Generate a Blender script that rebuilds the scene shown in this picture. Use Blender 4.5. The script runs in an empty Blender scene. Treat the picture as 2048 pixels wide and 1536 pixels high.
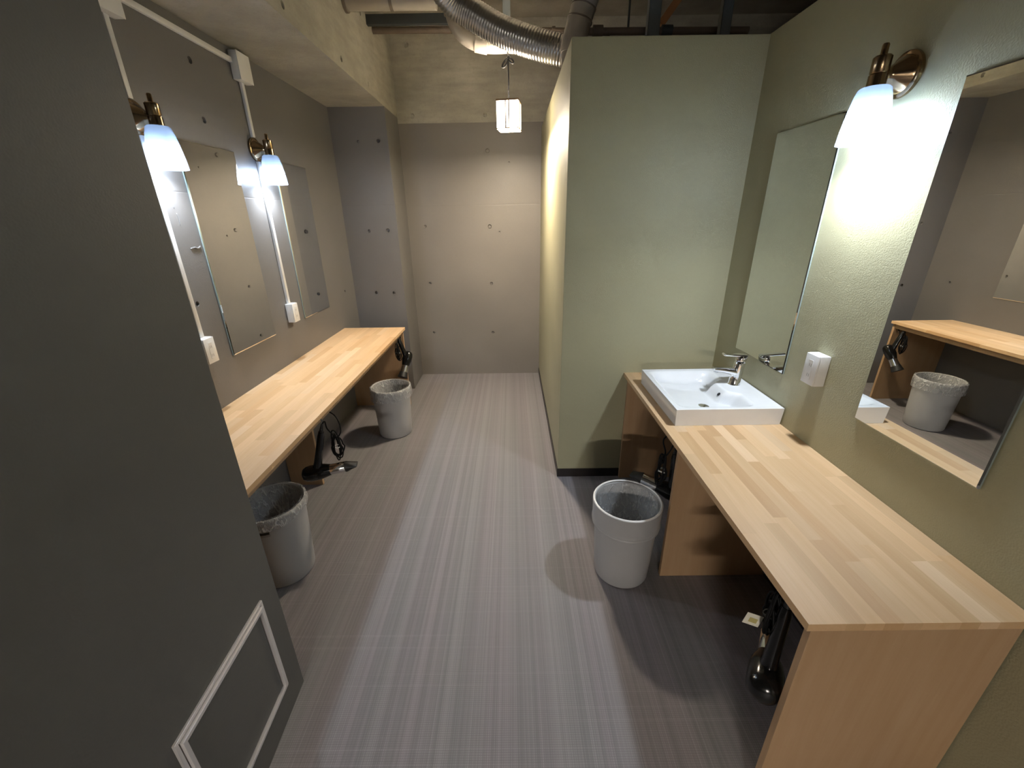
import bpy, bmesh, math, random
from mathutils import Vector, Matrix, noise
random.seed(7)
R = math.radians
PI = math.pi
S = bpy.context.scene
COL = S.collection

# ---------------------------------------------------------------- camera
cd = bpy.data.cameras.new('camera')
cam = bpy.data.objects.new('camera', cd)
COL.objects.link(cam)
cd.sensor_fit = 'HORIZONTAL'
cd.sensor_width = 36.0
cd.lens = 14.539
cd.clip_start = 0.02
cd.clip_end = 50
_r = Vector((0.99991, -0.0024, -0.01312))
_d = Vector((-0.01308, -0.37151, -0.92834))
_f = Vector((-0.00264, 0.92842, -0.37151))
m = Matrix((( _r.x, -_d.x, -_f.x, 0.0), (_r.y, -_d.y, -_f.y, 0.0), (_r.z, -_d.z, -_f.z, 1.6), (0, 0, 0, 1)))
cam.matrix_world = m
S.camera = cam

# ---------------------------------------------------------------- world, exposure
w = bpy.data.worlds.new('world')
S.world = w
w.use_nodes = True
w.node_tree.nodes['Background'].inputs[0].default_value = (0.02, 0.02, 0.022, 1)
w.node_tree.nodes['Background'].inputs[1].default_value = 0.2
S.view_settings.view_transform = 'Standard'
S.view_settings.look = 'None'
S.view_settings.gamma = 1
S.view_settings.use_curve_mapping = False
S.view_settings.exposure = 2.6
S.cycles.use_denoising = True
S.cycles.max_bounces = 7
S.cycles.diffuse_bounces = 3
S.cycles.glossy_bounces = 4
S.cycles.use_adaptive_sampling = True
S.cycles.adaptive_threshold = 0.04
S.cycles.transparent_max_bounces = 10
S.cycles.sample_clamp_indirect = 6.0

BULB_COL = (0.80, 0.89, 1.0)      # cold white lamps of the wall sconces
BULB_RIGHT, BULB_LEFT, FILL_TUBE = 182.0, 102.0, 160.0  # the last one is an unseen fill tube added behind the camera
PAPER, PAPER_BASE = 4.5, 112.0    # warm paper lantern: sides, and the base under its bulb
PAPER_COL = (1.0, 0.85, 0.66)

# ---------------------------------------------------------------- materials
MATS = {}
def nodes_of(name):
    mt = bpy.data.materials.new(name)
    mt.use_nodes = True
    nt = mt.node_tree
    b = nt.nodes['Principled BSDF']
    MATS[name] = mt
    return mt, nt, b

def N(nt, t, **kw):
    n = nt.nodes.new(t)
    for k, v in kw.items():
        setattr(n, k, v)
    return n

def mathn(nt, op, a, b=None):
    n = N(nt, 'ShaderNodeMath', operation=op)
    for i, v in enumerate((a, b)):
        if v is None:
            continue
        if isinstance(v, (int, float)):
            n.inputs[i].default_value = v
        else:
            nt.links.new(v, n.inputs[i])
    return n.outputs[0]

def mixc(nt, fac, a, b, mode='MIX'):
    n = N(nt, 'ShaderNodeMix', data_type='RGBA', blend_type=mode)
    n.clamp_factor = True
    for i, v in ((0, fac), (6, a), (7, b)):
        if isinstance(v, (int, float)):
            n.inputs[i].default_value = v
        elif isinstance(v, tuple):
            n.inputs[i].default_value = (*v[:3], 1)
        else:
            nt.links.new(v, n.inputs[i])
    return n.outputs[2]

def pos(nt, scale=(1, 1, 1), off=(0, 0, 0)):
    g = N(nt, 'ShaderNodeNewGeometry')
    mp = N(nt, 'ShaderNodeMapping')
    mp.inputs['Scale'].default_value = scale
    mp.inputs['Location'].default_value = off
    nt.links.new(g.outputs['Position'], mp.inputs['Vector'])
    return mp.outputs[0]

def noisen(nt, vec, scale=1.0, detail=3.0, rough=0.5):
    n = N(nt, 'ShaderNodeTexNoise')
    n.inputs['Scale'].default_value = scale
    n.inputs['Detail'].default_value = detail
    n.inputs['Roughness'].default_value = rough
    nt.links.new(vec, n.inputs['Vector'])
    return n.outputs['Fac']

def ramp(nt, fac, lo, hi):
    n = N(nt, 'ShaderNodeMapRange')
    n.inputs[1].default_value = lo
    n.inputs[2].default_value = hi
    nt.links.new(fac, n.inputs[0])
    return n.outputs[0]

def bump(nt, b, h, strength=0.2, dist=0.01):
    n = N(nt, 'ShaderNodeBump')
    n.inputs['Strength'].default_value = strength
    n.inputs['Distance'].default_value = dist
    nt.links.new(h, n.inputs['Height'])
    nt.links.new(n.outputs[0], b.inputs['Normal'])

def plain(name, c, rough=0.5, metal=0.0, spec=None, var=0.0, vscale=20.0, bmp=0.0, bscale=200.0, coat=0.0):
    mt, nt, b = nodes_of(name)
    b.inputs['Base Color'].default_value = (*c, 1)
    b.inputs['Roughness'].default_value = rough
    b.inputs['Metallic'].default_value = metal
    if spec is not None:
        b.inputs['Specular IOR Level'].default_value = spec
    if coat:
        b.inputs['Coat Weight'].default_value = coat
    # a little procedural variation on everything
    f = noisen(nt, pos(nt), vscale, 3)
    lo = tuple(x * (1 - max(var, 0.03)) for x in c)
    hi = tuple(min(1, x * (1 + max(var, 0.03))) for x in c)
    nt.links.new(mixc(nt, f, lo, hi), b.inputs['Base Color'])
    if bmp:
        bump(nt, b, noisen(nt, pos(nt), bscale, 2), bmp, 0.002)
    return mt

def wall_paint(name, c, rough=0.55, grain=0.25, joints=False):
    mt, nt, b = nodes_of(name)
    big = ramp(nt, noisen(nt, pos(nt), 1.6, 2), 0.3, 0.7)
    lo = tuple(x * 0.92 for x in c)
    hi = tuple(x * 1.07 for x in c)
    fine = ramp(nt, noisen(nt, pos(nt, (1, 1, 1)), 60, 1), 0.3, 0.7)
    base = mixc(nt, big, lo, hi)
    base = mixc(nt, mathn(nt, 'MULTIPLY', fine, 0.06), base, tuple(x * 0.7 for x in c))
    nt.links.new(base, b.inputs['Base Color'])
    b.inputs['Roughness'].default_value = rough
    h = mathn(nt, 'ADD', noisen(nt, pos(nt), 220, 0), mathn(nt, 'MULTIPLY', noisen(nt, pos(nt), 9, 1), 2.5))
    if joints:
        # shutter lift line left in the painted concrete
        g = N(nt, 'ShaderNodeNewGeometry')
        sp = N(nt, 'ShaderNodeSeparateXYZ')
        nt.links.new(g.outputs['Position'], sp.inputs[0])
        wob = mathn(nt, 'MULTIPLY', noisen(nt, pos(nt), 3, 1), 0.012)
        dz = mathn(nt, 'ABSOLUTE', mathn(nt, 'SUBTRACT', mathn(nt, 'ADD', sp.outputs[2], wob), 1.733))
        line = ramp(nt, dz, 0.0, 0.004)
        h = mathn(nt, 'ADD', h, mathn(nt, 'MULTIPLY', line, 3.0))
    bump(nt, b, h, grain, 0.002)
    return mt

def make_concrete(name, lo, hi):
    mt, nt, b = nodes_of(name)
    a = ramp(nt, noisen(nt, pos(nt), 2.2, 6, 0.6), 0.32, 0.68)
    s = ramp(nt, noisen(nt, pos(nt, (1, 1, 5)), 5, 4), 0.35, 0.7)
    c = mixc(nt, a, lo, hi)
    c = mixc(nt, mathn(nt, 'MULTIPLY', s, 0.35), c, tuple(x * 0.62 for x in lo))
    f = ramp(nt, noisen(nt, pos(nt), 55, 3), 0.55, 0.75)
    c = mixc(nt, mathn(nt, 'MULTIPLY', f, 0.25), c, tuple(x * 0.7 for x in lo))
    nt.links.new(c, b.inputs['Base Color'])
    b.inputs['Roughness'].default_value = 0.8
    h = mathn(nt, 'ADD', noisen(nt, pos(nt), 120, 3), mathn(nt, 'MULTIPLY', noisen(nt, pos(nt), 12, 4), 3))
    bump(nt, b, h, 0.35, 0.004)

def make_floor(name):
    mt, nt, b = nodes_of(name)
    p = pos(nt)
    broad = ramp(nt, noisen(nt, pos(nt, (10, 0.05, 1)), 1.0, 2), 0.35, 0.65)
    mid = ramp(nt, noisen(nt, pos(nt, (34, 0.03, 1), (3, 1, 0)), 1.0, 1), 0.42, 0.60)
    fine = ramp(nt, noisen(nt, pos(nt, (230, 0.35, 1)), 1.0, 1), 0.42, 0.72)
    hue = ramp(nt, noisen(nt, pos(nt, (7, 0.30, 1), (7, 0, 0)), 1.0, 2), 0.42, 0.60)
    c = mixc(nt, broad, (0.205, 0.186, 0.194), (0.272, 0.243, 0.253))
    c = mixc(nt, mathn(nt, 'MULTIPLY', hue, 0.45), c, (0.212, 0.226, 0.215))
    c = mixc(nt, mathn(nt, 'MULTIPLY', mid, 0.40), c, (0.150, 0.140, 0.145))
    c = mixc(nt, mathn(nt, 'MULTIPLY', fine, 0.30), c, (0.38, 0.35, 0.355))
    sp = N(nt, 'ShaderNodeSeparateXYZ')
    nt.links.new(p, sp.inputs[0])
    P = 0.0068
    sx = mathn(nt, 'SINE', mathn(nt, 'MULTIPLY', sp.outputs[0], 2 * PI / P))
    sy = mathn(nt, 'SINE', mathn(nt, 'MULTIPLY', sp.outputs[1], 2 * PI / P))
    sx = ramp(nt, sx, 0.55, 1.0)
    sy = ramp(nt, sy, 0.45, 1.0)
    grid = mathn(nt, 'MAXIMUM', mathn(nt, 'MULTIPLY', sx, 0.75), sy)
    weft = ramp(nt, noisen(nt, pos(nt, (0.5, 75, 1), (2, 5, 0)), 1.0, 1), 0.60, 0.72)
    c = mixc(nt, mathn(nt, 'MULTIPLY', weft, 0.13), c, (0.40, 0.37, 0.375))
    c = mixc(nt, mathn(nt, 'MULTIPLY', grid, 0.40), c, (0.105, 0.098, 0.102))
    nt.links.new(c, b.inputs['Base Color'])
    b.inputs['Roughness'].default_value = 0.52
    b.inputs['Specular IOR Level'].default_value = 0.35
    h = mathn(nt, 'ADD', mathn(nt, 'MULTIPLY', grid, -1.0), mathn(nt, 'MULTIPLY', fine, 0.4))
    bump(nt, b, h, 0.35, 0.0015)

def make_wood(name, grain_axis='Y'):
    mt, nt, b = nodes_of(name)
    oi = N(nt, 'ShaderNodeObjectInfo')
    g = N(nt, 'ShaderNodeNewGeometry')
    add = N(nt, 'ShaderNodeVectorMath', operation='ADD')
    cmb = N(nt, 'ShaderNodeCombineXYZ')
    r10 = mathn(nt, 'MULTIPLY', oi.outputs['Random'], 37.0)
    for i in range(3):
        nt.links.new(r10, cmb.inputs[i])
    nt.links.new(g.outputs['Position'], add.inputs[0])
    nt.links.new(cmb.outputs[0], add.inputs[1])
    mp = N(nt, 'ShaderNodeMapping')
    mp.inputs['Scale'].default_value = (26, 1.7, 26) if grain_axis == 'Y' else (26, 26, 1.7)
    nt.links.new(add.outputs[0], mp.inputs['Vector'])
    a = ramp(nt, noisen(nt, mp.outputs[0], 1.0, 5, 0.62), 0.3, 0.72)
    mp2 = N(nt, 'ShaderNodeMapping')
    mp2.inputs['Scale'].default_value = (260, 9, 260) if grain_axis == 'Y' else (260, 260, 9)
    nt.links.new(add.outputs[0], mp2.inputs['Vector'])
    f = ramp(nt, noisen(nt, mp2.outputs[0], 1.0, 2), 0.35, 0.8)
    dark = mixc(nt, 1.0, oi.outputs['Color'], (0.80, 0.70, 0.58), 'MULTIPLY')
    c = mixc(nt, mathn(nt, 'MULTIPLY', a, 0.55), oi.outputs['Color'], dark)
    c = mixc(nt, mathn(nt, 'MULTIPLY', f, 0.22), c, dark)
    nt.links.new(c, b.inputs['Base Color'])
    b.inputs['Roughness'].default_value = 0.48
    b.inputs['Specular IOR Level'].default_value = 0.35
    bump(nt, b, f, 0.06, 0.001)

GREY = (0.155, 0.147, 0.141)
wall_paint('grey_paint', GREY, 0.45, 0.22, joints=True)
wall_paint('taupe_paint', (0.205, 0.187, 0.168), 0.45, 0.22, joints=True)
wall_paint('entry_paint', (0.110, 0.107, 0.098), 0.6, 0.12)
wall_paint('green_paint', (0.375, 0.352, 0.222), 0.55, 0.30)
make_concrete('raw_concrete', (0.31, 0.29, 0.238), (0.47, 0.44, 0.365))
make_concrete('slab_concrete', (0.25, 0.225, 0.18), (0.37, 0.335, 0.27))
make_floor('woven_vinyl')
make_wood('laminated_wood', 'Y')
make_wood('panel_wood', 'Z')
plain('baseboard_vinyl', (0.016, 0.012, 0.011), 0.45)
plain('mirror_silver', (0.86, 0.88, 0.87), 0.0, 1.0, var=0.0)
plain('mirror_edge', (0.32, 0.38, 0.36), 0.12, 0.3)
plain('white_plastic', (0.74, 0.73, 0.71), 0.35)
plain('slot_plastic', (0.30, 0.29, 0.28), 0.4)
plain('ceramic', (0.80, 0.80, 0.80), 0.06, coat=0.4)
plain('chrome', (0.80, 0.80, 0.82), 0.07, 1.0)
plain('satin_metal', (0.55, 0.56, 0.58), 0.25, 1.0)
plain('aluminium', (0.80, 0.77, 0.76), 0.38, 0.55, bmp=0.05)
plain('brass', (0.33, 0.235, 0.14), 0.18, 1.0)
plain('black_gloss', (0.006, 0.006, 0.006), 0.16)
plain('black_matt', (0.012, 0.012, 0.012), 0.5)
plain('bin_plastic', (0.41, 0.405, 0.40), 0.42, bmp=0.05)
plain('sticker_black', (0.01, 0.01, 0.01), 0.5)
plain('sticker_grey', (0.30, 0.29, 0.27), 0.5)
plain('tag_paper', (0.80, 0.76, 0.62), 0.6, var=0.12, vscale=90)
plain('tag_ink', (0.52, 0.44, 0.16), 0.6)
plain('pvc', (0.36, 0.325, 0.27), 0.4, var=0.08)
plain('pvc_dark', (0.16, 0.13, 0.10), 0.5)
plain('pipe_brown', (0.12, 0.09, 0.065), 0.55, var=0.2)
plain('steel_dark', (0.055, 0.062, 0.064), 0.55, 0.4)
plain('steel_galv', (0.16, 0.18, 0.185), 0.45, 0.6)
plain('brace_wood', (0.36, 0.16, 0.06), 0.6, var=0.2)
plain('duct_foil', (0.42, 0.42, 0.41), 0.28, 1.0)
plain('lantern_wood', (0.18, 0.11, 0.06), 0.55, var=0.15)
plain('cord_black', (0.003, 0.003, 0.003), 0.6, spec=0.2)
plain('tie_white', (0.75, 0.74, 0.70), 0.5)

def make_bag(name):
    mt, nt, b = nodes_of(name)
    b.inputs['Base Color'].default_value = (0.78, 0.78, 0.77, 1)
    b.inputs['Roughness'].default_value = 0.08
    b.inputs['Specular IOR Level'].default_value = 0.9
    tr = N(nt, 'ShaderNodeBsdfTransparent')
    tr.inputs[0].default_value = (0.95, 0.95, 0.95, 1)
    mx = N(nt, 'ShaderNodeMixShader')
    n1 = mathn(nt, 'ABSOLUTE', mathn(nt, 'SUBTRACT', noisen(nt, pos(nt, (1, 1, 0.45)), 30, 2), 0.5))
    n2 = mathn(nt, 'ABSOLUTE', mathn(nt, 'SUBTRACT', noisen(nt, pos(nt, (1, 1, 0.6), (5, 2, 1)), 62, 2), 0.5))
    crease = mathn(nt, 'MAXIMUM', ramp(nt, n1, 0.05, 0.0), mathn(nt, 'MULTIPLY', ramp(nt, n2, 0.04, 0.0), 0.6))
    fac = mathn(nt, 'ADD', mathn(nt, 'MULTIPLY', crease, 0.45), 0.32)
    nt.links.new(fac, mx.inputs[0])
    nt.links.new(tr.outputs[0], mx.inputs[1])
    nt.links.new(b.outputs[0], mx.inputs[2])
    nt.links.new(mx.outputs[0], nt.nodes['Material Output'].inputs['Surface'])
    bump(nt, b, crease, 0.7, 0.008)
make_bag('bag_film')

def make_emit(name, col, st):
    mt, nt, b = nodes_of(name)
    b.inputs['Base Color'].default_value = (0.8, 0.8, 0.8, 1)
    b.inputs['Emission Color'].default_value = (*col, 1)
    b.inputs['Emission Strength'].default_value = st
make_emit('bulb_right', BULB_COL, BULB_RIGHT)
make_emit('bulb_left', BULB_COL, BULB_LEFT)
make_emit('fill_tube', (1.0, 0.92, 0.84), FILL_TUBE)
make_emit('paper_light', PAPER_COL, PAPER)
make_emit('paper_base', PAPER_COL, PAPER_BASE)

def make_shade(name):
    mt, nt, b = nodes_of(name)
    out = nt.nodes['Material Output']
    b.inputs['Base Color'].default_value = (0.10, 0.115, 0.145, 1)
    b.inputs['Roughness'].default_value = 0.18
    tl = N(nt, 'ShaderNodeBsdfTranslucent')
    tl.inputs[0].default_value = (0.13, 0.152, 0.185, 1)
    tp = N(nt, 'ShaderNodeBsdfTransparent')
    tp.inputs[0].default_value = (0.92, 0.96, 1.0, 1)
    m1 = N(nt, 'ShaderNodeMixShader')
    m1.inputs[0].default_value = 0.5
    nt.links.new(b.outputs[0], m1.inputs[1])
    nt.links.new(tl.outputs[0], m1.inputs[2])
    m2 = N(nt, 'ShaderNodeMixShader')
    # added opacity ramp: cuts the bulb's upward light and dims the glass shoulder
    tc = N(nt, 'ShaderNodeTexCoord')
    sp = N(nt, 'ShaderNodeSeparateXYZ')
    nt.links.new(tc.outputs['Object'], sp.inputs[0])
    thin = ramp(nt, sp.outputs[2], -0.092, -0.135)
    nt.links.new(mathn(nt, 'ADD', mathn(nt, 'MULTIPLY', thin, 0.42), 0.02), m2.inputs[0])
    nt.links.new(m1.outputs[0], m2.inputs[1])
    nt.links.new(tp.outputs[0], m2.inputs[2])
    nt.links.new(m2.outputs[0], out.inputs['Surface'])
make_shade('frosted_glass')

# ---------------------------------------------------------------- helpers
def link(o, parent=None):
    COL.objects.link(o)
    if parent is not None:
        o.parent = parent
    return o

def obj(name, bm, mat, parent=None, smooth=False, auto=None):
    me = bpy.data.meshes.new(name)
    bmesh.ops.recalc_face_normals(bm, faces=bm.faces)
    bm.to_mesh(me)
    bm.free()
    me.materials.append(MATS[mat])
    if smooth:
        for p in me.polygons:
            p.use_smooth = True
        if auto is not None:
            me.set_sharp_from_angle(angle=R(auto))
    return link(bpy.data.objects.new(name, me), parent)

def empty(name, loc=(0, 0, 0), rz=0.0, parent=None):
    o = bpy.data.objects.new(name, None)
    o.location = loc
    o.rotation_euler = (0, 0, rz)
    o.empty_display_size = 0.05
    return link(o, parent)

def tag(o, label, cat, group=None):
    o['label'] = label
    o['category'] = cat
    if group:
        o['group'] = group
    return o

def struct(o, label=None, cat=None):
    o['kind'] = 'structure'
    if label:
        o['label'] = label
    if cat:
        o['category'] = cat
    return o

def add_box(bm, x0, x1, y0, y1, z0, z1, bev=0.0, seg=1):
    vs = [bm.verts.new(c) for c in ((x0, y0, z0), (x1, y0, z0), (x1, y1, z0), (x0, y1, z0),
                                    (x0, y0, z1), (x1, y0, z1), (x1, y1, z1), (x0, y1, z1))]
    fs = [bm.faces.new([vs[i] for i in q]) for q in ((3, 2, 1, 0), (4, 5, 6, 7), (0, 1, 5, 4), (1, 2, 6, 5), (2, 3, 7, 6), (3, 0, 4, 7))]
    if bev:
        es = list({e for f in fs for e in f.edges})
        bmesh.ops.bevel(bm, geom=es, offset=bev, segments=seg, profile=0.5, affect='EDGES')

def box(name, x0, x1, y0, y1, z0, z1, mat, parent=None, bev=0.0, seg=1):
    bm = bmesh.new()
    add_box(bm, x0, x1, y0, y1, z0, z1, bev, seg)
    return obj(name, bm, mat, parent, smooth=bev > 0, auto=40)

def add_lathe(bm, prof, seg=32, M4=None, caps=(False, False), wob=None):
    """prof: list of (r, z), turned about Z then moved by M4."""
    M4 = M4 or Matrix.Identity(4)
    rings = []
    for k, (r, z) in enumerate(prof):
        ring = []
        for i in range(seg):
            a = 2 * PI * i / seg
            rr, zz = (r, z) if wob is None else wob(k, a, r, z)
            ring.append(bm.verts.new(M4 @ Vector((rr * math.cos(a), rr * math.sin(a), zz))))
        rings.append(ring)
    for a, b in zip(rings, rings[1:]):
        for i in range(seg):
            j = (i + 1) % seg
            bm.faces.new((a[i], a[j], b[j], b[i]))
    if caps[0]:
        bm.faces.new(rings[0][::-1])
    if caps[1]:
        bm.faces.new(rings[-1])

def lathe(name, prof, mat, parent=None, seg=32, M4=None, caps=(False, False), wob=None, auto=35):
    bm = bmesh.new()
    add_lathe(bm, prof, seg, M4, caps, wob)
    return obj(name, bm, mat, parent, True, auto)

def frames(pts):
    out = []
    up = Vector((0, 0, 1))
    prev = None
    for i, p in enumerate(pts):
        t = (pts[min(i + 1, len(pts) - 1)] - pts[max(i - 1, 0)]).normalized()
        if prev is None:
            n = t.cross(up)
            if n.length < 1e-3:
                n = t.cross(Vector((1, 0, 0)))
            n.normalize()
        else:
            n = (prev - t * prev.dot(t)).normalized()
        prev = n
        out.append((p, n, t.cross(n)))
    return out

def add_tube(bm, pts, rad, seg=8, caps=True):
    pts = [Vector(p) for p in pts]
    rings = []
    for i, (p, n, b) in enumerate(frames(pts)):
        r = rad(i) if callable(rad) else rad
        rings.append([bm.verts.new(p + n * (r * math.cos(2 * PI * k / seg)) + b * (r * math.sin(2 * PI * k / seg))) for k in range(seg)])
    for a, b in zip(rings, rings[1:]):
        for k in range(seg):
            j = (k + 1) % seg
            bm.faces.new((a[k], a[j], b[j], b[k]))
    if caps:
        bm.faces.new(rings[0][::-1])
        bm.faces.new(rings[-1])

def tube(name, pts, rad, mat, parent=None, seg=8, auto=50):
    bm = bmesh.new()
    add_tube(bm, pts, rad, seg)
    return obj(name, bm, mat, parent, True, auto)

def spline(pts, n=8, closed=False):
    """Catmull-Rom through the points."""
    P = [Vector(p) for p in pts]
    out = []
    L = len(P)
    rng = range(L) if closed else range(L - 1)
    for i in rng:
        p0 = P[(i - 1) % L] if closed else P[max(i - 1, 0)]
        p1 = P[i]
        p2 = P[(i + 1) % L] if closed else P[i + 1]
        p3 = P[(i + 2) % L] if closed else P[min(i + 2, L - 1)]
        for k in range(n):
            t = k / n
            out.append(0.5 * ((2 * p1) + (p2 - p0) * t + (2 * p0 - 5 * p1 + 4 * p2 - p3) * t * t + (3 * p1 - p0 - 3 * p2 + p3) * t ** 3))
    out.append(P[0].copy() if closed else P[-1].copy())
    return out

def along(a, b):
    """Matrix that carries +Z at the origin to the segment a to b."""
    a, b = Vector(a), Vector(b)
    q = Vector((0, 0, 1)).rotation_difference((b - a).normalized())
    return Matrix.Translation(a) @ q.to_matrix().to_4x4()

def holed_face(bm, origin, U, V, n, ulen, vlen, holes, depth=0.012):
    """A flat face with round form-tie holes sunk into it. n points out of the wall."""
    o, U, V, n = Vector(origin), Vector(U), Vector(V), Vector(n)
    us, vs = {0.0, ulen}, {0.0, vlen}
    for (u, v, r) in holes:
        us |= {round(u - r * 1.5, 4), round(u + r * 1.5, 4)}
        vs |= {round(v - r * 1.5, 4), round(v + r * 1.5, 4)}
    us, vs = sorted(us), sorted(vs)
    cache = {}
    def vert(u, v):
        k = (round(u, 4), round(v, 4))
        if k not in cache:
            cache[k] = bm.verts.new(o + U * u + V * v)
        return cache[k]
    for i in range(len(us) - 1):
        for j in range(len(vs) - 1):
            u0, u1, v0, v1 = us[i], us[i + 1], vs[j], vs[j + 1]
            h = [q for q in holes if u0 < q[0] < u1 and v0 < q[1] < v1]
            if not h:
                bm.faces.new((vert(u0, v0), vert(u1, v0), vert(u1, v1), vert(u0, v1)))
                continue
            cu, cv, r = h[0]
            K = 16
            def ring(rr, dd):
                return [bm.verts.new(o + U * (cu + rr * math.cos(R(-135) + 2 * PI * k / K)) + V * (cv + rr * math.sin(R(-135) + 2 * PI * k / K)) - n * dd) for k in range(K)]
            r0, r1 = ring(r, 0), ring(r * 0.72, depth)
            cs = [vert(u0, v0), vert(u1, v0), vert(u1, v1), vert(u0, v1)]
            for c in range(4):
                a, b2 = cs[c], cs[(c + 1) % 4]
                seg = [r0[(c * 4 + t) % K] for t in range(5)]
                bm.faces.new([a, b2] + seg[::-1])
            for k in range(K):
                bm.faces.new((r0[k], r0[(k + 1) % K], r1[(k + 1) % K], r1[k]))
            bm.faces.new(r1)

# ---------------------------------------------------------------- the room
XR, XL, XP, YP, YF = 1.192, -1.464, 0.288, 2.332, 4.32
ZP, ZB, ZFB, ZC = 2.364, 2.4485, 2.405, 3.15
XC, YC = -1.004, 3.905
ZT = 0.732

struct(box('floor', -1.7, 2.7, -2.6, 4.5, -0.1, 0.0, 'woven_vinyl'), 'dark grey woven vinyl floor running down the aisle', 'floor')
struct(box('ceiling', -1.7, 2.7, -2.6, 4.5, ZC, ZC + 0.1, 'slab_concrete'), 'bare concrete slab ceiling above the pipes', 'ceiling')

# left wall, recessed behind the counter
bm = bmesh.new()
holed_face(bm, (XL, 1.0, 0), (0, 1, 0), (0, 0, 1), (1, 0, 0), YC - 1.0 + 0.02, ZB + 0.02,
           [(1.318, 2.295, .015), (1.313, 2.057, .015), (2.675, 1.029, .011), (0.93, 1.25, .012)])
struct(obj('wall_left', bm, 'grey_paint'), 'grey painted concrete wall behind the long left counter', 'wall')
# thin trowel scars and paint runs on the bare strip beside the near left mirror
sc = bmesh.new()
add_tube(sc, spline([(XL + .0005, 1.985, 1.49), (XL + .002, 2.01, 1.494), (XL + .002, 2.03, 1.490), (XL + .0005, 2.05, 1.497)], 5), 0.004, 6)
o = obj('paint_ridge', sc, 'grey_paint', bpy.data.objects['wall_left'], True)
for (yy, zz, ll) in ((1.955, 1.72, .06), (1.962, 1.64, .05), (1.905, 1.60, .03)):
    sc = bmesh.new()
    add_tube(sc, spline([(XL + .0003, yy, zz), (XL + .0015, yy + .003, zz - ll * .5), (XL + .0003, yy + .001, zz - ll)], 5), 0.0022, 6)
    obj('paint_run', sc, 'grey_paint', bpy.data.objects['wall_left'], True)

# near left wall that hides the counter's end
bm = bmesh.new()
vs = [(-0.799, 1.028), (-0.62, -2.6), (-1.75, -2.6), (-1.75, 1.028)]
lo = [bm.verts.new((x, y, 0)) for x, y in vs]
hi = [bm.verts.new((x, y, ZC)) for x, y in vs]
bm.faces.new(lo); bm.faces.new(hi[::-1])
for i in range(4):
    j = (i + 1) % 4
    bm.faces.new((lo[i], lo[j], hi[j], hi[i]))
struct(obj('wall_entry', bm, 'entry_paint'), 'dark grey flat wall filling the left edge of the view', 'wall')

# far wall: painted below, bare beam above
bm = bmesh.new()
x0 = -1.5
holed_face(bm, (x0, YF + .008, 0), (1, 0, 0), (0, 0, 1), (0, -1, 0), 4.2, ZFB,
           [(-.207 - x0, 2.182, .019), (-.209 - x0, 1.53, .019), (-.208 - x0, .984, .015), (-.208 - x0, .469, .015),
            (-.839 - x0, 1.539, .014), (-.838 - x0, .993, .015), (-.84 - x0, .477, .012), (-.011 - x0, 2.082, .010), (-.113 - x0, 1.48, .008)])
struct(obj('wall_back', bm, 'taupe_paint'), 'taupe grey painted concrete wall at the end of the aisle', 'wall')
bm = bmesh.new()
holed_face(bm, (x0, YF, ZFB), (1, 0, 0), (0, 0, 1), (0, -1, 0), 4.2, ZC - ZFB,
           [(-.871 - x0, 2.461 - ZFB, .021), (-.219 - x0, 2.461 - ZFB, .017), (-.869 - x0, 2.976 - ZFB, .021), (-.2 - x0, 2.976 - ZFB, .02)], 0.018)
v4 = [bm.verts.new(c) for c in ((x0, YF, ZFB), (2.7, YF, ZFB), (2.7, YF + .1, ZFB), (x0, YF + .1, ZFB))]
bm.faces.new(v4)
struct(obj('wall_back_beam', bm, 'raw_concrete'), 'bare concrete beam across the top of the far wall', 'beam')

# column in the far left corner
bm = bmesh.new()
holed_face(bm, (XL - .05, YC, 0), (1, 0, 0), (0, 0, 1), (0, -1, 0), XC - XL + .05, ZB,
           [(.265, 2.204, .012), (.430, 2.206, .015), (.258, 1.514, .014), (.422, 1.516, .018), (.252, .976, .014), (.414, .969, .014)])
v4 = [bm.verts.new(c) for c in ((XC, YC, 0), (XC, YF + .1, 0), (XC, YF + .1, ZB), (XC, YC, ZB))]
bm.faces.new(v4)
struct(obj('wall_column', bm, 'grey_paint'), 'grey painted concrete column beyond the end of the left counter', 'column')

# bare beam over the left counter
bm = bmesh.new()
by0 = 0.9
holed_face(bm, (XC, by0, ZB), (0, 1, 0), (0, 0, 1), (1, 0, 0), YF + .1 - by0, ZC - ZB,
           [(2.339 - by0, .048, .016), (3.028 - by0, .053, .016), (3.537 - by0, .056, .016), (2.339 - by0, .46, .016), (3.54 - by0, .46, .016)], 0.02)
v4 = [bm.verts.new(c) for c in ((XC, by0, ZB), (XC, YF + .1, ZB), (XL - .1, YF + .1, ZB), (XL - .1, by0, ZB))]
bm.faces.new(v4)
v4 = [bm.verts.new(c) for c in ((XC, by0, ZB), (XL - .1, by0, ZB), (XL - .1, by0, ZC), (XC, by0, ZC))]
bm.faces.new(v4)
struct(obj('ceiling_beam', bm, 'raw_concrete'), 'bare concrete beam running above the left counter', 'beam')

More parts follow.
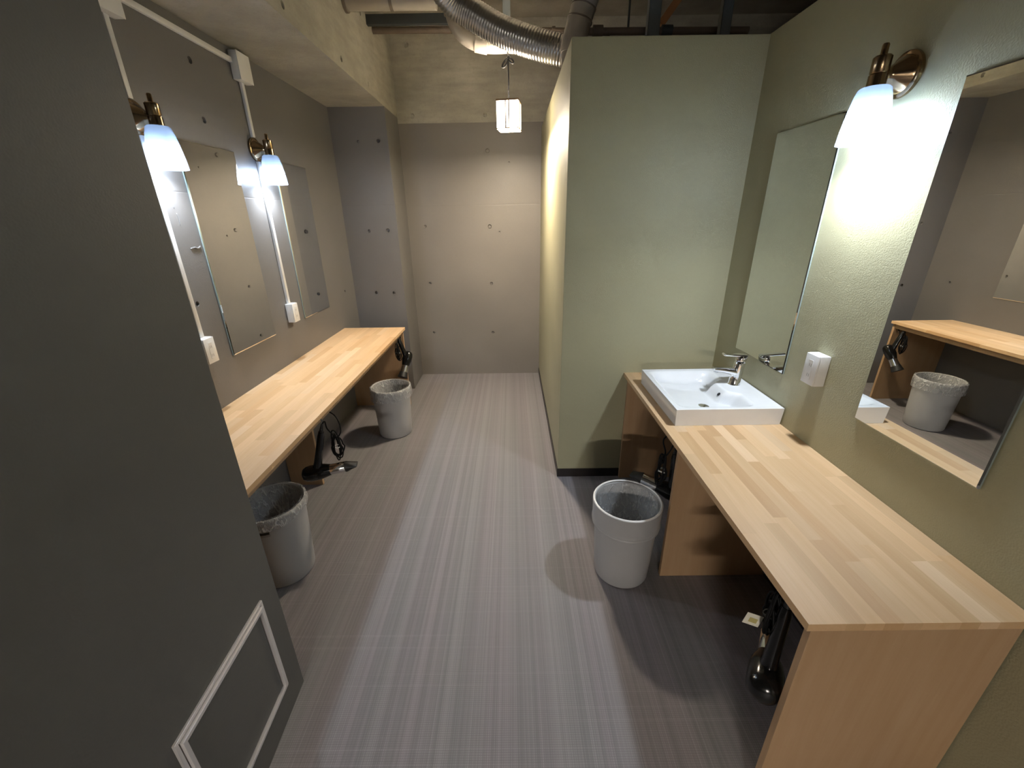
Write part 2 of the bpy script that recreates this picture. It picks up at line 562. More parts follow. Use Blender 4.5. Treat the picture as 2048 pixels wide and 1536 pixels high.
# green partition, right wall
struct(box('wall_partition', XP, XR + .1, YP, YP + .1, 0, ZP, 'green_paint', bev=.0015), 'sage green partition wall facing the camera beyond the sink', 'wall')
struct(box('wall_partition_side', XP, XP + .1, YP + .1, YF + .008, 0, ZP, 'green_paint'), 'sage green partition side running along the aisle to the far wall', 'wall')
struct(box('wall_right', XR, XR + .1, -2.6, YP + .001, 0, ZP, 'green_paint'), 'sage green wall behind the sink and mirrors', 'wall')
struct(box('wall_void', 2.6, 2.7, -2.6, 4.5, 0, ZC, 'entry_paint'), 'dark wall of the unlit space beyond the partition', 'wall')
struct(box('wall_front', -1.7, 2.7, -2.7, -2.6, 0, ZC, 'entry_paint'), 'grey wall behind the camera', 'wall')
bz = 0.06
struct(box('baseboard_partition', XP - .004, .69, YP - .004, YP, 0, bz, 'baseboard_vinyl'), 'black vinyl baseboard along the front of the green partition', 'baseboard')
struct(box('baseboard_aisle', XP - .004, XP, YP - .0039, YF + .008, 0, bz, 'baseboard_vinyl'), 'black vinyl baseboard along the aisle side of the partition', 'baseboard')
struct(box('baseboard_right', XR - .004, XR, -2.6, YP - .03, 0, bz, 'baseboard_vinyl'), 'black vinyl baseboard under the right counter', 'baseboard')

# ---------------------------------------------------------------- counters
unit = bpy.data.meshes.new('stave')
bm = bmesh.new()
add_box(bm, 0, 1, 0, 1, 0, 1)
bm.to_mesh(unit); bm.free()
unit.materials.append(MATS['laminated_wood'])

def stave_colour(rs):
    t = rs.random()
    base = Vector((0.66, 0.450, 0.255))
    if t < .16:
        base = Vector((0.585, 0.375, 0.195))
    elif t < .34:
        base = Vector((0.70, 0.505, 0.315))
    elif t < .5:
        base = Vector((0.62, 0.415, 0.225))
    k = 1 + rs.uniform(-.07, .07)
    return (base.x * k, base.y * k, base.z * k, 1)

def worktop(root, x0, x1, y0, y1, rows, seed):
    rs = random.Random(seed)
    wdt = (x1 - x0) / rows
    for r in range(rows):
        y = y0
        first = True
        while y < y1 - 1e-4:
            L = rs.uniform(.26, .62)
            if first:
                L *= rs.uniform(.3, 1)
                first = False
            if y1 - (y + L) < .12:
                L = y1 - y
            o = bpy.data.objects.new('stave', unit)
            o.location = (x0 + r * wdt, y, ZT - .022)
            o.scale = (wdt, L, .022)
            o.color = stave_colour(rs)
            link(o, root)
            y += L

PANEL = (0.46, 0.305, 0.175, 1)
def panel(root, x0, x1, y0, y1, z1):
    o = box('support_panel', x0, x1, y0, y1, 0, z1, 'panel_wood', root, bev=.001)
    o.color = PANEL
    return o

cr = tag(empty('vanity_counter'), 'light laminated wood counter with end panel, holding the white sink', 'counter', 'wooden vanity counters')
worktop(cr, .667, XR - .001, .670, YP - .001, 12, 11)
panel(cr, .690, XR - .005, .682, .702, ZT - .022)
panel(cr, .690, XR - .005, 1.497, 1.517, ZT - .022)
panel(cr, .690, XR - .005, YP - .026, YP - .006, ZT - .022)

cl = tag(empty('vanity_counter'), 'long light laminated wood counter under two mirrors on the grey wall', 'counter', 'wooden vanity counters')
worktop(cl, XL + .001, -.937, 1.03, 3.535, 12, 23)
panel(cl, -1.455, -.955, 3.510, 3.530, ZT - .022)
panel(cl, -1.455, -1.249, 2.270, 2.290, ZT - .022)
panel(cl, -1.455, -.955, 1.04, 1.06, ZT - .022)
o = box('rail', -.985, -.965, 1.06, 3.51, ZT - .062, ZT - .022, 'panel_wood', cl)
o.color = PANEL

# ---------------------------------------------------------------- mirrors
def mirror(x, y0, y1, z0, z1, side, label):
    """side +1: glass faces +x"""
    root = tag(empty('mirror', (x, (y0 + y1) / 2, z0)), label, 'mirror', 'frameless wall mirrors')
    hw, h = (y1 - y0) / 2, z1 - z0
    xa, xb = sorted((side * .001, side * .0075))
    box('backing', xa, xb, -hw + .001, hw - .001, .001, h - .001, 'mirror_edge', root)
    b = .004
    bm = bmesh.new()
    xs, xt = side * .0075, side * .010
    o4 = [bm.verts.new(c) for c in ((xs, -hw, 0), (xs, hw, 0), (xs, hw, h), (xs, -hw, h))]
    i4 = [bm.verts.new(c) for c in ((xt, -hw + b, b), (xt, hw - b, b), (xt, hw - b, h - b), (xt, -hw + b, h - b))]
    bm.faces.new(i4)
    for i in range(4):
        j = (i + 1) % 4
        bm.faces.new((o4[i], o4[j], i4[j], i4[i]))
    obj('glass', bm, 'mirror_silver', root)
mirror(XR, 1.700, 2.108, .948, 1.934, -1, 'tall frameless mirror above the white sink, reflecting green wall')
mirror(XR, .878, 1.288, .941, 1.928, -1, 'tall frameless mirror at the right edge, reflecting counter and bin')
mirror(XL, 2.066, 2.482, .954, 1.945, 1, 'tall frameless mirror between the two left wall lamps')
mirror(XL, 2.884, 3.298, .966, 1.950, 1, 'tall frameless mirror beside the grey column, beyond the left lamps')

# ---------------------------------------------------------------- wall lamps
def sconce(x, y, z, side, label, glow, yaw=0.0):
    root = tag(empty('wall_lamp', (x, y, z), (0 if side > 0 else PI) + yaw), label, 'lamp', 'brass wall lamps with frosted shades')
    MX = Matrix.Rotation(R(90), 4, 'Y')        # turn about +X
    lathe('backplate', [(.0, .0), (.060, .0), (.0615, .004), (.0605, .011), (.055, .014), (.0, .014)], 'brass', root, 40, MX)
    lathe('arm', [(.050, .014), (.047, .020), (.022, .052), (.018, .060), (.018, .075)], 'brass', root, 32, MX)
    MS = Matrix.Translation((.083, 0, 0))
    lathe('socket', [(.0, .048), (.020, .048), (.024, .044), (.024, .006), (.022, .003), (.0245, .0), (.0245, -.036), (.0, -.036)], 'brass', root, 32, MS)
    lathe('finial', [(.0, .078), (.007, .078), (.009, .074), (.009, .048)], 'brass', root, 20, MS)
    prof = [(.020, -.030), (.036, -.031), (.042, -.036), (.0475, -.055), (.053, -.080), (.0585, -.115), (.0635, -.150), (.0665, -.182),
            (.0640, -.182), (.0610, -.150), (.0560, -.115), (.0505, -.080), (.045, -.055), (.0395, -.038), (.034, -.034), (.020, -.033)]
    lathe('shade', prof, 'frosted_glass', root, 40, MS)
    bp = [(.0, -.160)] + [(.037 * math.sin(R(q)), -.123 - .037 * math.cos(R(q))) for q in range(12, 160, 12)] + [(.0135, -.087)]
    lathe('bulb', bp, glow, root, 24, MS)
    lathe('bulb_base', [(.0135, -.088), (.0135, -.07), (.012, -.036)], 'white_plastic', root, 20, MS)
sconce(XR, 1.495, 1.985, -1, 'brass wall lamp with frosted shade on the green wall', 'bulb_right')
sconce(XL, 2.700, 1.985, 1, 'brass wall lamp between the two left mirrors', 'bulb_left')
sconce(XL, 1.885, 1.985, 1, 'brass wall lamp half hidden by the near left wall', 'bulb_left')

# unseen fill lamp added behind the camera, its hood shaped to trim upward light
tl_ = tag(empty('fill_tube_lamp', (-.27, -2.6, 1.34)), 'added unseen hooded tube lamp giving fill light from the wall behind the camera', 'lamp')
box('housing', -.31, .31, .0005, .045, -.03, .03, 'white_plastic', tl_, bev=.004, seg=2)
for sx in (-1, 1):
    box('end_cap', min(sx * .285, sx * .31), max(sx * .285, sx * .31), .045, .085, -.018, .018, 'white_plastic', tl_, bev=.003, seg=2)
lathe('tube', [(.0, .0), (.013, .0), (.013, .57), (.0, .57)], 'fill_tube', tl_, 20, along((-.285, .066, 0), (.285, .066, 0)))
box('hood', -.315, .315, .045, .104, .030, .034, 'white_plastic', tl_)
box('hood_lip', -.315, .315, .100, .104, .002, .030, 'white_plastic', tl_)

# ---------------------------------------------------------------- outlets, wiring
def outlet(x, y, z, side, label):
    """z is the bottom; local +X points off the wall"""
    root = tag(empty('outlet_box', (x, y, z), 0 if side > 0 else PI), label, 'outlet', 'white surface outlet boxes')
    box('case', .0005, .040, -.035, .035, 0, .120, 'white_plastic', root, bev=.003, seg=2)
    box('cover_plate', .040, .046, -.0345, .0345, .001, .119, 'white_plastic', root, bev=.002, seg=2)
    ins = box('socket_insert', .046, .0475, -.012, .012, .022, .098, 'white_plastic', root, bev=.0006)
    for zz in (.038, .078):
        for yy in (-.0045, .0045):
            box('slot', .0470, .0477, yy - .0012, yy + .0012, zz - .006, zz + .006, 'slot_plastic', ins)
outlet(XR, 1.502, .984, -1, 'white outlet box on the green wall between the right mirrors')
outlet(XL, 2.700, .986, 1, 'white outlet box at the foot of the conduit between the left mirrors')
outlet(XL, 1.870, .982, 1, 'white outlet box half hidden by the near left wall')

def jbox(y, label):
    root = tag(empty('junction_box', (XL, y, 2.305)), label, 'junction box', 'white junction boxes under the beam')
    box('case', .0005, .040, -.058, .058, 0, .130, 'white_plastic', root, bev=.003, seg=2)
    box('lid', .040, .045, -.0585, .0585, -.0005, .1305, 'white_plastic', root, bev=.002, seg=2)
jbox(2.700, 'white junction box under the beam above the farther left lamp')
jbox(1.875, 'white junction box cut off by the top of the view above the nearer left lamp')

def conduit(y0, y1, z0, z1, label):
    o = box('cable_conduit', XL + .0003, XL + .016, y0, y1, z0, z1, 'white_plastic', None, bev=.002, seg=2)
    tag(o, label, 'conduit', 'white surface conduits on the left wall')
conduit(1.933, 2.642, 2.378, 2.402, 'white conduit running level under the beam between the two junction boxes')
conduit(2.688, 2.712, 2.046, 2.305, 'short white conduit from the junction box down to the farther left lamp')
conduit(2.688, 2.712, 1.106, 1.924, 'long white conduit from the farther left lamp down to its outlet box')
conduit(1.868, 1.892, 2.046, 2.305, 'thin white conduit above the half hidden lamp by the near left wall')
conduit(1.868, 1.892, 1.102, 1.924, 'white conduit running down along the edge of the near left wall')

# ---------------------------------------------------------------- sink and tap
def sink():
    x0, x1, y0, y1 = .716, 1.188, 1.638, 2.160
    z0, z1 = ZT + .0005, .812
    root = tag(empty('sink', ((x0 + x1) / 2, (y0 + y1) / 2, z0)), 'white rectangular ceramic sink standing on the right counter', 'sink')
    cx, cy = (x0 + x1) / 2, (y0 + y1) / 2
    hx, hy, H = (x1 - x0) / 2, (y1 - y0) / 2, z1 - z0
    nx, ny = 72, 80
    def sst(t):
        t = min(1, max(0, t))
        return t * t * (3 - 2 * t)
    def height(x, y):
        # distance from the bowl's outline, the deck by the wall is wide with a nose for the tap
        nose = .050 * sst((.105 - abs(y)) / .05)
        xr = hx - .105 - nose
        dl = x + hx - .020
        dr = xr - x
        dn = y + hy - .026
        df = hy - .026 - y
        k = .016                                  # smooth minimum for round corners
        d = -k * math.log(sum(math.exp(-v / k * 1.0) for v in (dl, dr, dn, df)))
        dd = sst((d + .002) / .055)
        depth = .060 * dd * (0.80 + .20 * sst((x + hx) / .30))
        rim = min(x + hx, hx - x, y + hy, hy - y)
        lip = .0035 * (1 - sst((rim - .004) / .010))
        return H - depth + lip * .6 - .002 * (1 - sst(rim / .004))
    bm = bmesh.new()
    g = [[bm.verts.new((-hx + 2 * hx * i / nx, -hy + 2 * hy * j / ny, height(-hx + 2 * hx * i / nx, -hy + 2 * hy * j / ny))) for j in range(ny + 1)] for i in range(nx + 1)]
    for i in range(nx):
        for j in range(ny):
            bm.faces.new((g[i][j], g[i + 1][j], g[i + 1][j + 1], g[i][j + 1]))
    border = [g[i][0] for i in range(nx + 1)] + [g[nx][j] for j in range(1, ny + 1)] + [g[i][ny] for i in range(nx - 1, -1, -1)] + [g[0][j] for j in range(ny - 1, 0, -1)]
    low = []
    for v in border:
        s = Vector((v.co.x * .985, v.co.y * .988, 0))
        low.append(bm.verts.new(s))
    n = len(border)
    for k in range(n):
        bm.faces.new((border[k], low[k], low[(k + 1) % n], border[(k + 1) % n]))
    obj('basin', bm, 'ceramic', root, True, 50)
    zb = height(-.045, -.105)
    lathe('drain', [(.0, .004), (.017, .0045), (.021, .003), (.0215, .0), (.026, .0005), (.027, -.001)], 'chrome', root, 28, Matrix.Translation((-.045, -.105, zb + .0005)))
    xo = hx - .105 - .050 - .022
    bm = bmesh.new()
    add_lathe(bm, [(.0, .002), (.0085, .002), (.009, .0)], 18, along((xo - .002, -.035, height(xo, -.035) - .002), (xo - .10, -.035, height(xo, -.035) + .075)))
    obj('overflow_hole', bm, 'black_matt', root, True)
    # tap
    t = tag(empty('tap', (1.112, 1.935, .8095)), 'chrome single lever mixer tap standing on the sink', 'tap')
    lathe('body', [(.030, .0), (.0295, .004), (.027, .010), (.026, .05), (.0255, .085), (.026, .105), (.0255, .118), (.021, .124), (.0, .125)], 'chrome', t, 32,
          Matrix.Translation((0, 0, 0)) @ Matrix.Shear('XY', 4, (.10, 0)))
    bm = bmesh.new()
    # spout: a flat tapering bar rising a little towards the bowl
    sec = []
    for k in range(11):
        u = k / 10
        x = .010 - .125 * u
        zc = .062 + .032 * u - .010 * u * u
        hw = .0235 - .004 * u
        hh = .021 - .0105 * u
        sec.append([bm.verts.new((x, hw * math.cos(a) * (1 if abs(math.cos(a)) < .95 else 1), zc + hh * math.sin(a))) for a in [2 * PI * q / 20 for q in range(20)]])
    for a, b in zip(sec, sec[1:]):
        for q in range(20):
            bm.faces.new((a[q], a[(q + 1) % 20], b[(q + 1) % 20], b[q]))
    bm.faces.new(sec[0][::-1]); bm.faces.new(sec[-1])
    sp = obj('spout', bm, 'chrome', t, True, 45)
    lathe('aerator', [(.0, .0), (.010, .0), (.011, .002), (.011, .010)], 'satin_metal', sp, 20, Matrix.Translation((-.100, 0, .066)))
    lathe('lever_base', [(.0255, .126), (.026, .130), (.0255, .146), (.022, .152), (.0, .154)], 'chrome', t, 32, Matrix.Shear('XY', 4, (.10, 0)))
    bm = bmesh.new()
    add_box(bm, -.088, .030, -.016, .016, .0, .011, .005, 3)
    bmesh.ops.transform(bm, matrix=Matrix.Translation((.008, 0, .147)) @ Matrix.Rotation(R(4), 4, 'Y'), verts=bm.verts)
    obj('lever', bm, 'chrome', t, True, 45)
sink()

# ---------------------------------------------------------------- bins
def bin_(x, y, label, kind, rz=0.0, seed=1, drop=.087, wave=.012):
    root = tag(empty('waste_bin', (x, y, 0), rz), label, 'bin', 'round grey waste bins')
    rb, rt, H = .126, .146, .405
    at = lambda z: rb + (rt - rb) * z / H
    prof = [(.0, .002), (rb - .012, .002), (rb - .004, .004), (rb, .012)] + [(at(z), z) for z in (.10, .20, .30, .385)]
    prof += [(rt + .002, .392), (rt + .003, .400), (rt, H), (rt - .004, .402), (rt - .006, .385), (at(.2) - .006, .2), (rb - .006, .014), (.0, .012)]
    lathe('body', prof, 'bin_plastic', root, 48)
    rs = random.Random(seed)
    ph = [rs.uniform(0, 6.28) for _ in range(6)]
    def wob_in(k, a, r, z):
        amp = .0016 if k < 2 else .010 * min(1, k / 5)
        q = math.sin(5 * a + ph[0] + k * .7) + .7 * math.sin(9 * a + ph[1] - k) + .5 * math.sin(14 * a + ph[2] + 2 * k)
        return r - .006 - amp * abs(q) * .5, z + amp * .6 * math.sin(3 * a + ph[3] + k)
    bag = bmesh.new()
    inner = [(rt - .006, .404), (rt - .008, .36), (rt - .012, .30), (rt - .018, .23), (rb - .012, .15), (rb - .020, .07), (rb - .035, .022), (.05, .019), (.004, .018)]
    add_lathe(bag, inner, 72, None, (False, False), wob_in)
    if kind == 'over':
        def wob_out(k, a, r, z):
            q = math.sin(4 * a + ph[4]) + .6 * math.sin(9 * a + ph[5] + k) + .4 * math.sin(17 * a + ph[1])
            amp = .0 if k == 0 else .0028 * k
            hem = wave * (math.sin(2 * a + ph[2]) + .6 * math.sin(3 * a + ph[0])) * (k / 4) ** 2
            return r + .0015 + amp * .35 * abs(q), z + hem
        over = [(rt - .002, .4072), (rt + .007, .405), (rt + .008, .405 - drop * .25), (rt + .008, .405 - drop * .6), (rt + .005, .405 - drop)]
        add_lathe(bag, over, 72, None, (False, False), wob_out)
    obj('bin_bag', bag, 'bag_film', root, True)
    if kind == 'ring':
        # clip-on ring that holds the bag, with ribs round its lower edge
        e = .0045
        lathe('clip_ring', [(rt + .003, .412), (rt + e + .003, .410), (rt + e + .0035, .398), (rt + e + .001, .33), (rt + e + .0005, .318),
                            (rt + e + .003, .314), (rt + e + .003, .308), (rt + e - .0005, .304), (rt + e + .002, .299), (rt + e + .001, .293), (rt + .0005, .290)],
              'bin_plastic', root, 56)
        lathe('rim_bead', [(rt - .003, .410), (rt + .001, .4145), (rt + .005, .4135), (rt + .008, .410)], 'white_plastic', root, 56)
    return root, rt, at
bin_(.512, 1.545, 'grey waste bin with clip-on ring beside the right counter', 'ring', .3, 3)
bin_(-.955, 2.985, 'grey bin with loose clear bag under the far end of the left counter', 'over', 1.1, 5)
nb, rt, at = bin_(-1.130, 1.570, 'grey bin with small black sticker half behind the near left wall', 'over', 0, 8, .042, .006)
# little black and pale maker's sticker on the near bin
def bent_patch(name, root, a0, a1, z0, z1, mat, lift):
    bm = bmesh.new()
    cols = []
    for k in range(7):
        a = a0 + (a1 - a0) * k / 6
        cols.append([bm.verts.new(((at(z) + lift) * math.cos(a), (at(z) + lift) * math.sin(a), z)) for z in (z0, z1)])
    for p, q in zip(cols, cols[1:]):
        bm.faces.new((p[0], q[0], q[1], p[1]))
    return obj(name, bm, mat, root, True)
bent_patch('sticker', nb, R(-84), R(-66), .318, .345, 'sticker_grey', .0008)
bent_patch('sticker', nb, R(-83), R(-67), .330, .343, 'sticker_black', .0014)

# ---------------------------------------------------------------- hair dryers
def dryer(hang, head, nozzle, label, cord_side, tagpos=None, body_r=.041, long_barrel=True, flare=False):
    """hang: top of the handle, head: centre of the motor housing, nozzle: direction it blows"""
    hang, head, nz = Vector(hang), Vector(head), Vector(nozzle).normalized()
    root = tag(empty('hair_dryer', hang), label, 'hair dryer', 'black hair dryers hung under the counters')
    h = head - hang
    side = Vector(cord_side)
    A = along(h - nz * .072, h + nz)
    prof = [(.0, .0), (.016, .001), (.030, .008), (body_r - .003, .022), (body_r, .042), (body_r, .085), (body_r - .006, .112), (.030, .132), (.0285, .140), (.0, .140)]
    lathe('housing', prof, 'black_gloss', root, 32, A)
    # handle, thicker at the housing
    hp = [Vector((0, 0, 0)).lerp(h, t) for t in (0, .1, .25, .5, .75, .95)]
    rad = [.013, .0165, .0175, .018, .020, .026]
    tube('handle', hp, lambda i: rad[i], 'black_gloss', root, 20)
    d = h.normalized()
    tube('strain_relief', [-d * .045, -d * .02, d * .004], lambda i: (.005, .008, .011)[i], 'black_matt', root, 12)
    # ring to hang it from a hook
    ring = [Vector((0, 0, .0)) - d * .030 + Vector((0, 0, 0)) + (-d * math.cos(t) + d.cross(nz).normalized() * math.sin(t)) * .016 for t in [2 * PI * k / 16 for k in range(17)]]
    tube('hanging_loop', ring, .0028, 'black_matt', root, 8)
    if long_barrel:
        B = along(h + nz * .066, h + nz)
        lathe('barrel', [(.0275, .0), (.0275, .075), (.0265, .078)], 'chrome', root, 32, B)
        # flattened concentrator nozzle
        bm = bmesh.new()
        q = along(h + nz * .143, h + nz).to_3x3()
        v_up = Vector((0, 0, 1))
        n1 = (v_up - nz * v_up.dot(nz)).normalized()
        n2 = nz.cross(n1)
        rings = []
        for u, ru, rv in ((0, .0275, .0275), (.008, .028, .028), (.030, .027, .018), (.055, .028, .007), (.058, .027, .006)):
            c = h + nz * (.140 + u)
            rings.append([bm.verts.new(c + n1 * (rv * math.sin(t)) + n2 * (ru * math.cos(t))) for t in [2 * PI * k / 24 for k in range(24)]])
        for a, b in zip(rings, rings[1:]):
            for k in range(24):
                bm.faces.new((a[k], a[(k + 1) % 24], b[(k + 1) % 24], b[k]))
        bm.faces.new(rings[-1])
        obj('concentrator', bm, 'black_matt', root, True, 50)
    else:
        B = along(h + nz * .060, h + nz)
        lathe('barrel', [(.030, .0), (.031, .03), (.034, .06)], 'satin_metal', root, 32, B)
        lathe('concentrator', [(.034, .06), (.043, .100), (.044, .106), (.036, .108), (.0, .095)], 'black_matt', root, 32, B)
    # bundled cord: loops tied together beside the handle
    bm = bmesh.new()
    rs = random.Random(int(abs(hang.x * 1000 + hang.y * 77)))
    c0 = side
    add_tube(bm, spline([-d * .04, -d * .065 + side * .15, c0 * .5 + Vector((0, 0, .035)), c0 + Vector((0, 0, .01))], 6), .0034, 7)
    for k in range(6):
        ww, hh = .022 + rs.uniform(0, .014), .062 + rs.uniform(-.012, .020)
        yaw = rs.uniform(0, PI)
        tl = rs.uniform(-.35, .35)
        cc = c0 + Vector((rs.uniform(-.006, .006), rs.uniform(-.006, .006), -.045 + rs.uniform(-.012, .012)))
        loop = []
        for s in range(20):
            t = 2 * PI * s / 20
            px = ww * math.sin(t) * (1 if math.cos(t) < 0 else .75)
            pz = hh * math.cos(t)
            loop.append(cc + Vector((px * math.cos(yaw), px * math.sin(yaw), pz)) + Vector((tl * pz * .4, 0, 0)))
        loop.append(loop[0])
        add_tube(bm, loop, .0034, 7)
    add_tube(bm, spline([c0 + Vector((0, 0, -.01)), c0 + Vector((.02, .03, .03)), Vector((c0.x * .4, c0.y + .08, .02)), Vector((c0.x * .2 + (.10 if hang.x > 0 else -.10), c0.y + .15, .035))], 7), .0034, 7)
    cord = obj('cord', bm, 'cord_black', root, True)
    tie = [c0 + Vector((math.cos(t) * .017, math.sin(t) * .017, -.045 + .004 * math.sin(2 * t))) for t in [2 * PI * k / 14 for k in range(15)]]
    tube('cord_tie', tie, .003, 'black_matt' if tagpos else 'tie_white', root, 8)
    if tagpos:
        tp = Vector(tagpos) - hang
        bm = bmesh.new()
        Mt = Matrix.Translation(tp) @ Matrix.Rotation(R(14), 4, 'Y') @ Matrix.Rotation(R(-12), 4, 'Z')
        add_box(bm, -.022, .022, -.0004, .0004, -.020, .020)
        bmesh.ops.transform(bm, matrix=Mt, verts=bm.verts)
        tg = obj('care_tag', bm, 'tag_paper', root)
        bm = bmesh.new()
        add_box(bm, -.010, .012, -.0009, -.0004, -.010, .006)
        bmesh.ops.transform(bm, matrix=Mt, verts=bm.verts)
        obj('print', bm, 'tag_ink', tg)
        tube('tag_string', [c0 + Vector((0, 0, -.04)), tp + Vector((.02, 0, .012))], .0012, 'cord_black', root, 6)
    # hook screwed to the underside of the counter
    top = ZT - .022 - hang.z
    lp = -d * .046
    tube('hook', spline([Vector((lp.x, lp.y, top)), Vector((lp.x, lp.y, max(lp.z + .016, lp.z + (top - lp.z) * .4))), lp + Vector((0, .010, .004)), lp + Vector((0, .004, -.006))], 5), .0028, 'steel_galv', root, 8)
    return root

dryer((-.945, 1.80, .640), (-1.008, 1.80, .408), (.93, .18, .10), 'black hair dryer with chrome barrel hanging above the near left bin', (.035, .06, -.07))
dryer((-.975, 3.440, .645), (-.925, 3.440, .470), (-.18, -.55, -.80), 'black hair dryer at the far end of the left counter', (-.012, -.03, -.06), long_barrel=False)
dryer((.712, 1.575, .630), (.728, 1.590, .415), (-.80, .58, .14), 'black hair dryer hanging behind the right bin', (-.045, .02, -.055))
dryer((.722, .800, .630), (.700, .775, .395), (.55, .80, .05), 'black hair dryer with pale tag inside the near end panel', (-.012, .030, -.02), tagpos=(.668, .835, .540), body_r=.046)

# ---------------------------------------------------------------- access hatch in the near left wall
def hatch():
    # local frame: X off the wall, Y along the wall, Z up
    ax = Vector((-0.799, 1.028, 0)); bx = Vector((-0.62, -2.6, 0))
    t = (ax - bx).normalized()
    yaw = math.atan2(t.y, t.x) - PI / 2
    d0 = 1.028 - .943
    base = ax - t * d0
    root = tag(empty('access_hatch', (base.x, base.y, .122), yaw), 'aluminium framed access hatch low in the near left wall', 'hatch')
    W, H = .385, .390
    def ring(name, o0, wd, dp0, dp1, mat):
        # four mitred bars
        a, b = o0, o0 + wd
        for c in (((-a, a), (-W + a, a), (-W + b, b), (-b, b)), ((-W + a, a), (-W + a, H - a), (-W + b, H - b), (-W + b, b)),
                  ((-W + a, H - a), (-a, H - a), (-b, H - b), (-W + b, H - b)), ((-a, H - a), (-a, a), (-b, b), (-b, H - b))):
            bm = bmesh.new()
            lo = [bm.verts.new((dp0, p[0], p[1])) for p in c]
            hi = [bm.verts.new((dp1, p[0], p[1])) for p in c]
            bm.faces.new(lo); bm.faces.new(hi[::-1])
            for i in range(4):
                j = (i + 1) % 4
                bm.faces.new((lo[i], lo[j], hi[j], hi[i]))
            bmesh.ops.bevel(bm, geom=bm.edges[:], offset=.0005, segments=1, affect='EDGES')
            obj(name, bm, mat, root)
    ring('frame_bar', 0, .010, .0002, .0070, 'aluminium')
    ring('door_bar', .0125, .011, .0002, .0150, 'aluminium')
    box('shadow_gap', .0001, .0008, -W + .012, -.012, .012, H - .012, 'black_matt', root)
    box('door_panel', .0009, .0045, -W + .0255, -.0255, .0255, H - .0255, 'entry_paint', root, bev=.0006)
hatch()

# ---------------------------------------------------------------- paper lantern
def lantern(px, py, ceil, label, glow='paper_light'):
    z0, z1 = 2.165, 2.335
    root = tag(empty('pendant_lantern', (px, py, z0), R(-9)), label, 'lamp', 'square paper lanterns')
    s, H = .074, z1 - z0
    for k in range(4):
        bm = bmesh.new()
        add_box(bm, -s + .003, s - .003, -s + .002, -s + .0032, .002, H - .006)
        bmesh.ops.transform(bm, matrix=Matrix.Rotation(k * PI / 2, 4, 'Z'), verts=bm.verts)
        obj('paper_pane', bm, glow, root)
    box('paper_pane', -s + .004, s - .004, -s + .004, s - .004, .001, .0022, 'paper_base', root)
    for k in range(4):
        Mk = Matrix.Rotation(k * PI / 2, 4, 'Z')
        bm = bmesh.new(); add_box(bm, -s - .002, s + .002, -s - .002, -s + .008, H - .010, H, .001)
        bmesh.ops.transform(bm, matrix=Mk, verts=bm.verts); obj('top_rail', bm, 'lantern_wood', root)
        bm = bmesh.new(); add_box(bm, -s - .003, s + .003, -s - .003, -s + .002, .000, .005)
        bmesh.ops.transform(bm, matrix=Mk, verts=bm.verts); obj('bottom_rail', bm, 'lantern_wood', root)
        for xx in (-.011, .011):
            bm = bmesh.new(); add_box(bm, xx - .0035, xx + .0035, -s - .003, -s + .002, .004, H - .008)
            bmesh.ops.transform(bm, matrix=Mk, verts=bm.verts); obj('slat', bm, 'lantern_wood', root)
    box('cross_bar', -s, s, -.008, .008, H - .009, H - .001, 'lantern_wood', root)
    # cord, knotted with a bow under the pipe
    top = ceil - z0
    tube('cord', spline([(0, 0, H - .002), (-.001, .001, H + .06), (.001, 0, H + .14), (-.001, 0, top - .045), (0, 0, top - .012)], 6), .0052, 'cord_black', root, 8)
    bow = [(0, 0, top - .030), (-.022, 0, top - .062), (-.040, 0, top - .066), (-.034, 0, top - .045), (-.004, 0, top - .018), (.020, 0, top - .022), (.036, 0, top - .042), (.026, 0, top - .048), (0, 0, top - .030)]
    tube('cord_bow', spline(bow, 6), .0055, 'cord_black', root, 8)
    if ceil > 3:
        return
    rg = [(0, .056 * math.cos(t), top + .050 + .056 * math.sin(t)) for t in [2 * PI * k / 24 for k in range(25)]]
    tube('cord_hitch', rg, .004, 'cord_black', root, 8)
lantern(-.004, 3.300, 2.592, 'glowing square paper lantern hanging from the pipe')

# ---------------------------------------------------------------- pipes and duct under the slab
def pipe(name, label, pts, r, mat, sleeves=(), n=6, hanger=None, cat='pipe', group=None):
    root = tag(empty(name, pts[0]), label, cat, group)
    o = Vector(pts[0])
    P = [p - o for p in spline(pts, n)]
    tube('pipe_run', P, r, mat, root, 28)
    for (a, b, k, mm) in sleeves:
        lathe('collar', [(r, 0), (r + k, .001), (r + k, (Vector(b) - Vector(a)).length - .001), (r, (Vector(b) - Vector(a)).length)], mm, root, 28, along(Vector(a) - o, Vector(b) - o))
    return root

# flexible foil duct
bm = bmesh.new()
path = spline([(.62, 2.98, 2.455), (.50, 2.99, 2.475), (.342, 3.0, 2.510), (.156, 3.03, 2.562), (-.051, 3.08, 2.644), (-.227, 3.1, 2.738), (-.326, 3.08, 2.790), (-.409, 3.0, 2.865), (-.475, 2.9, 2.95), (-.52, 2.76, 3.04), (-.53, 2.6, 3.10), (-.53, 2.45, 3.14)], 30)
# even spacing along the path
lens = [0]
for a, b in zip(path, path[1:]):
    lens.append(lens[-1] + (b - a).length)
NR = 420
even = []
k = 0
for i in range(NR):
    t = lens[-1] * i / (NR - 1)
    while k < len(path) - 2 and lens[k + 1] < t:
        k += 1
    f2 = (t - lens[k]) / max(1e-6, lens[k + 1] - lens[k])
    even.append(path[k].lerp(path[k + 1], f2))
add_tube(bm, even, lambda i: .076 + (.0032 if (i // 2) % 2 else 0), 32, True)
tag(obj('flexible_duct', bm, 'duct_foil', None, True), 'silver corrugated flexible duct sagging across the ceiling', 'duct')

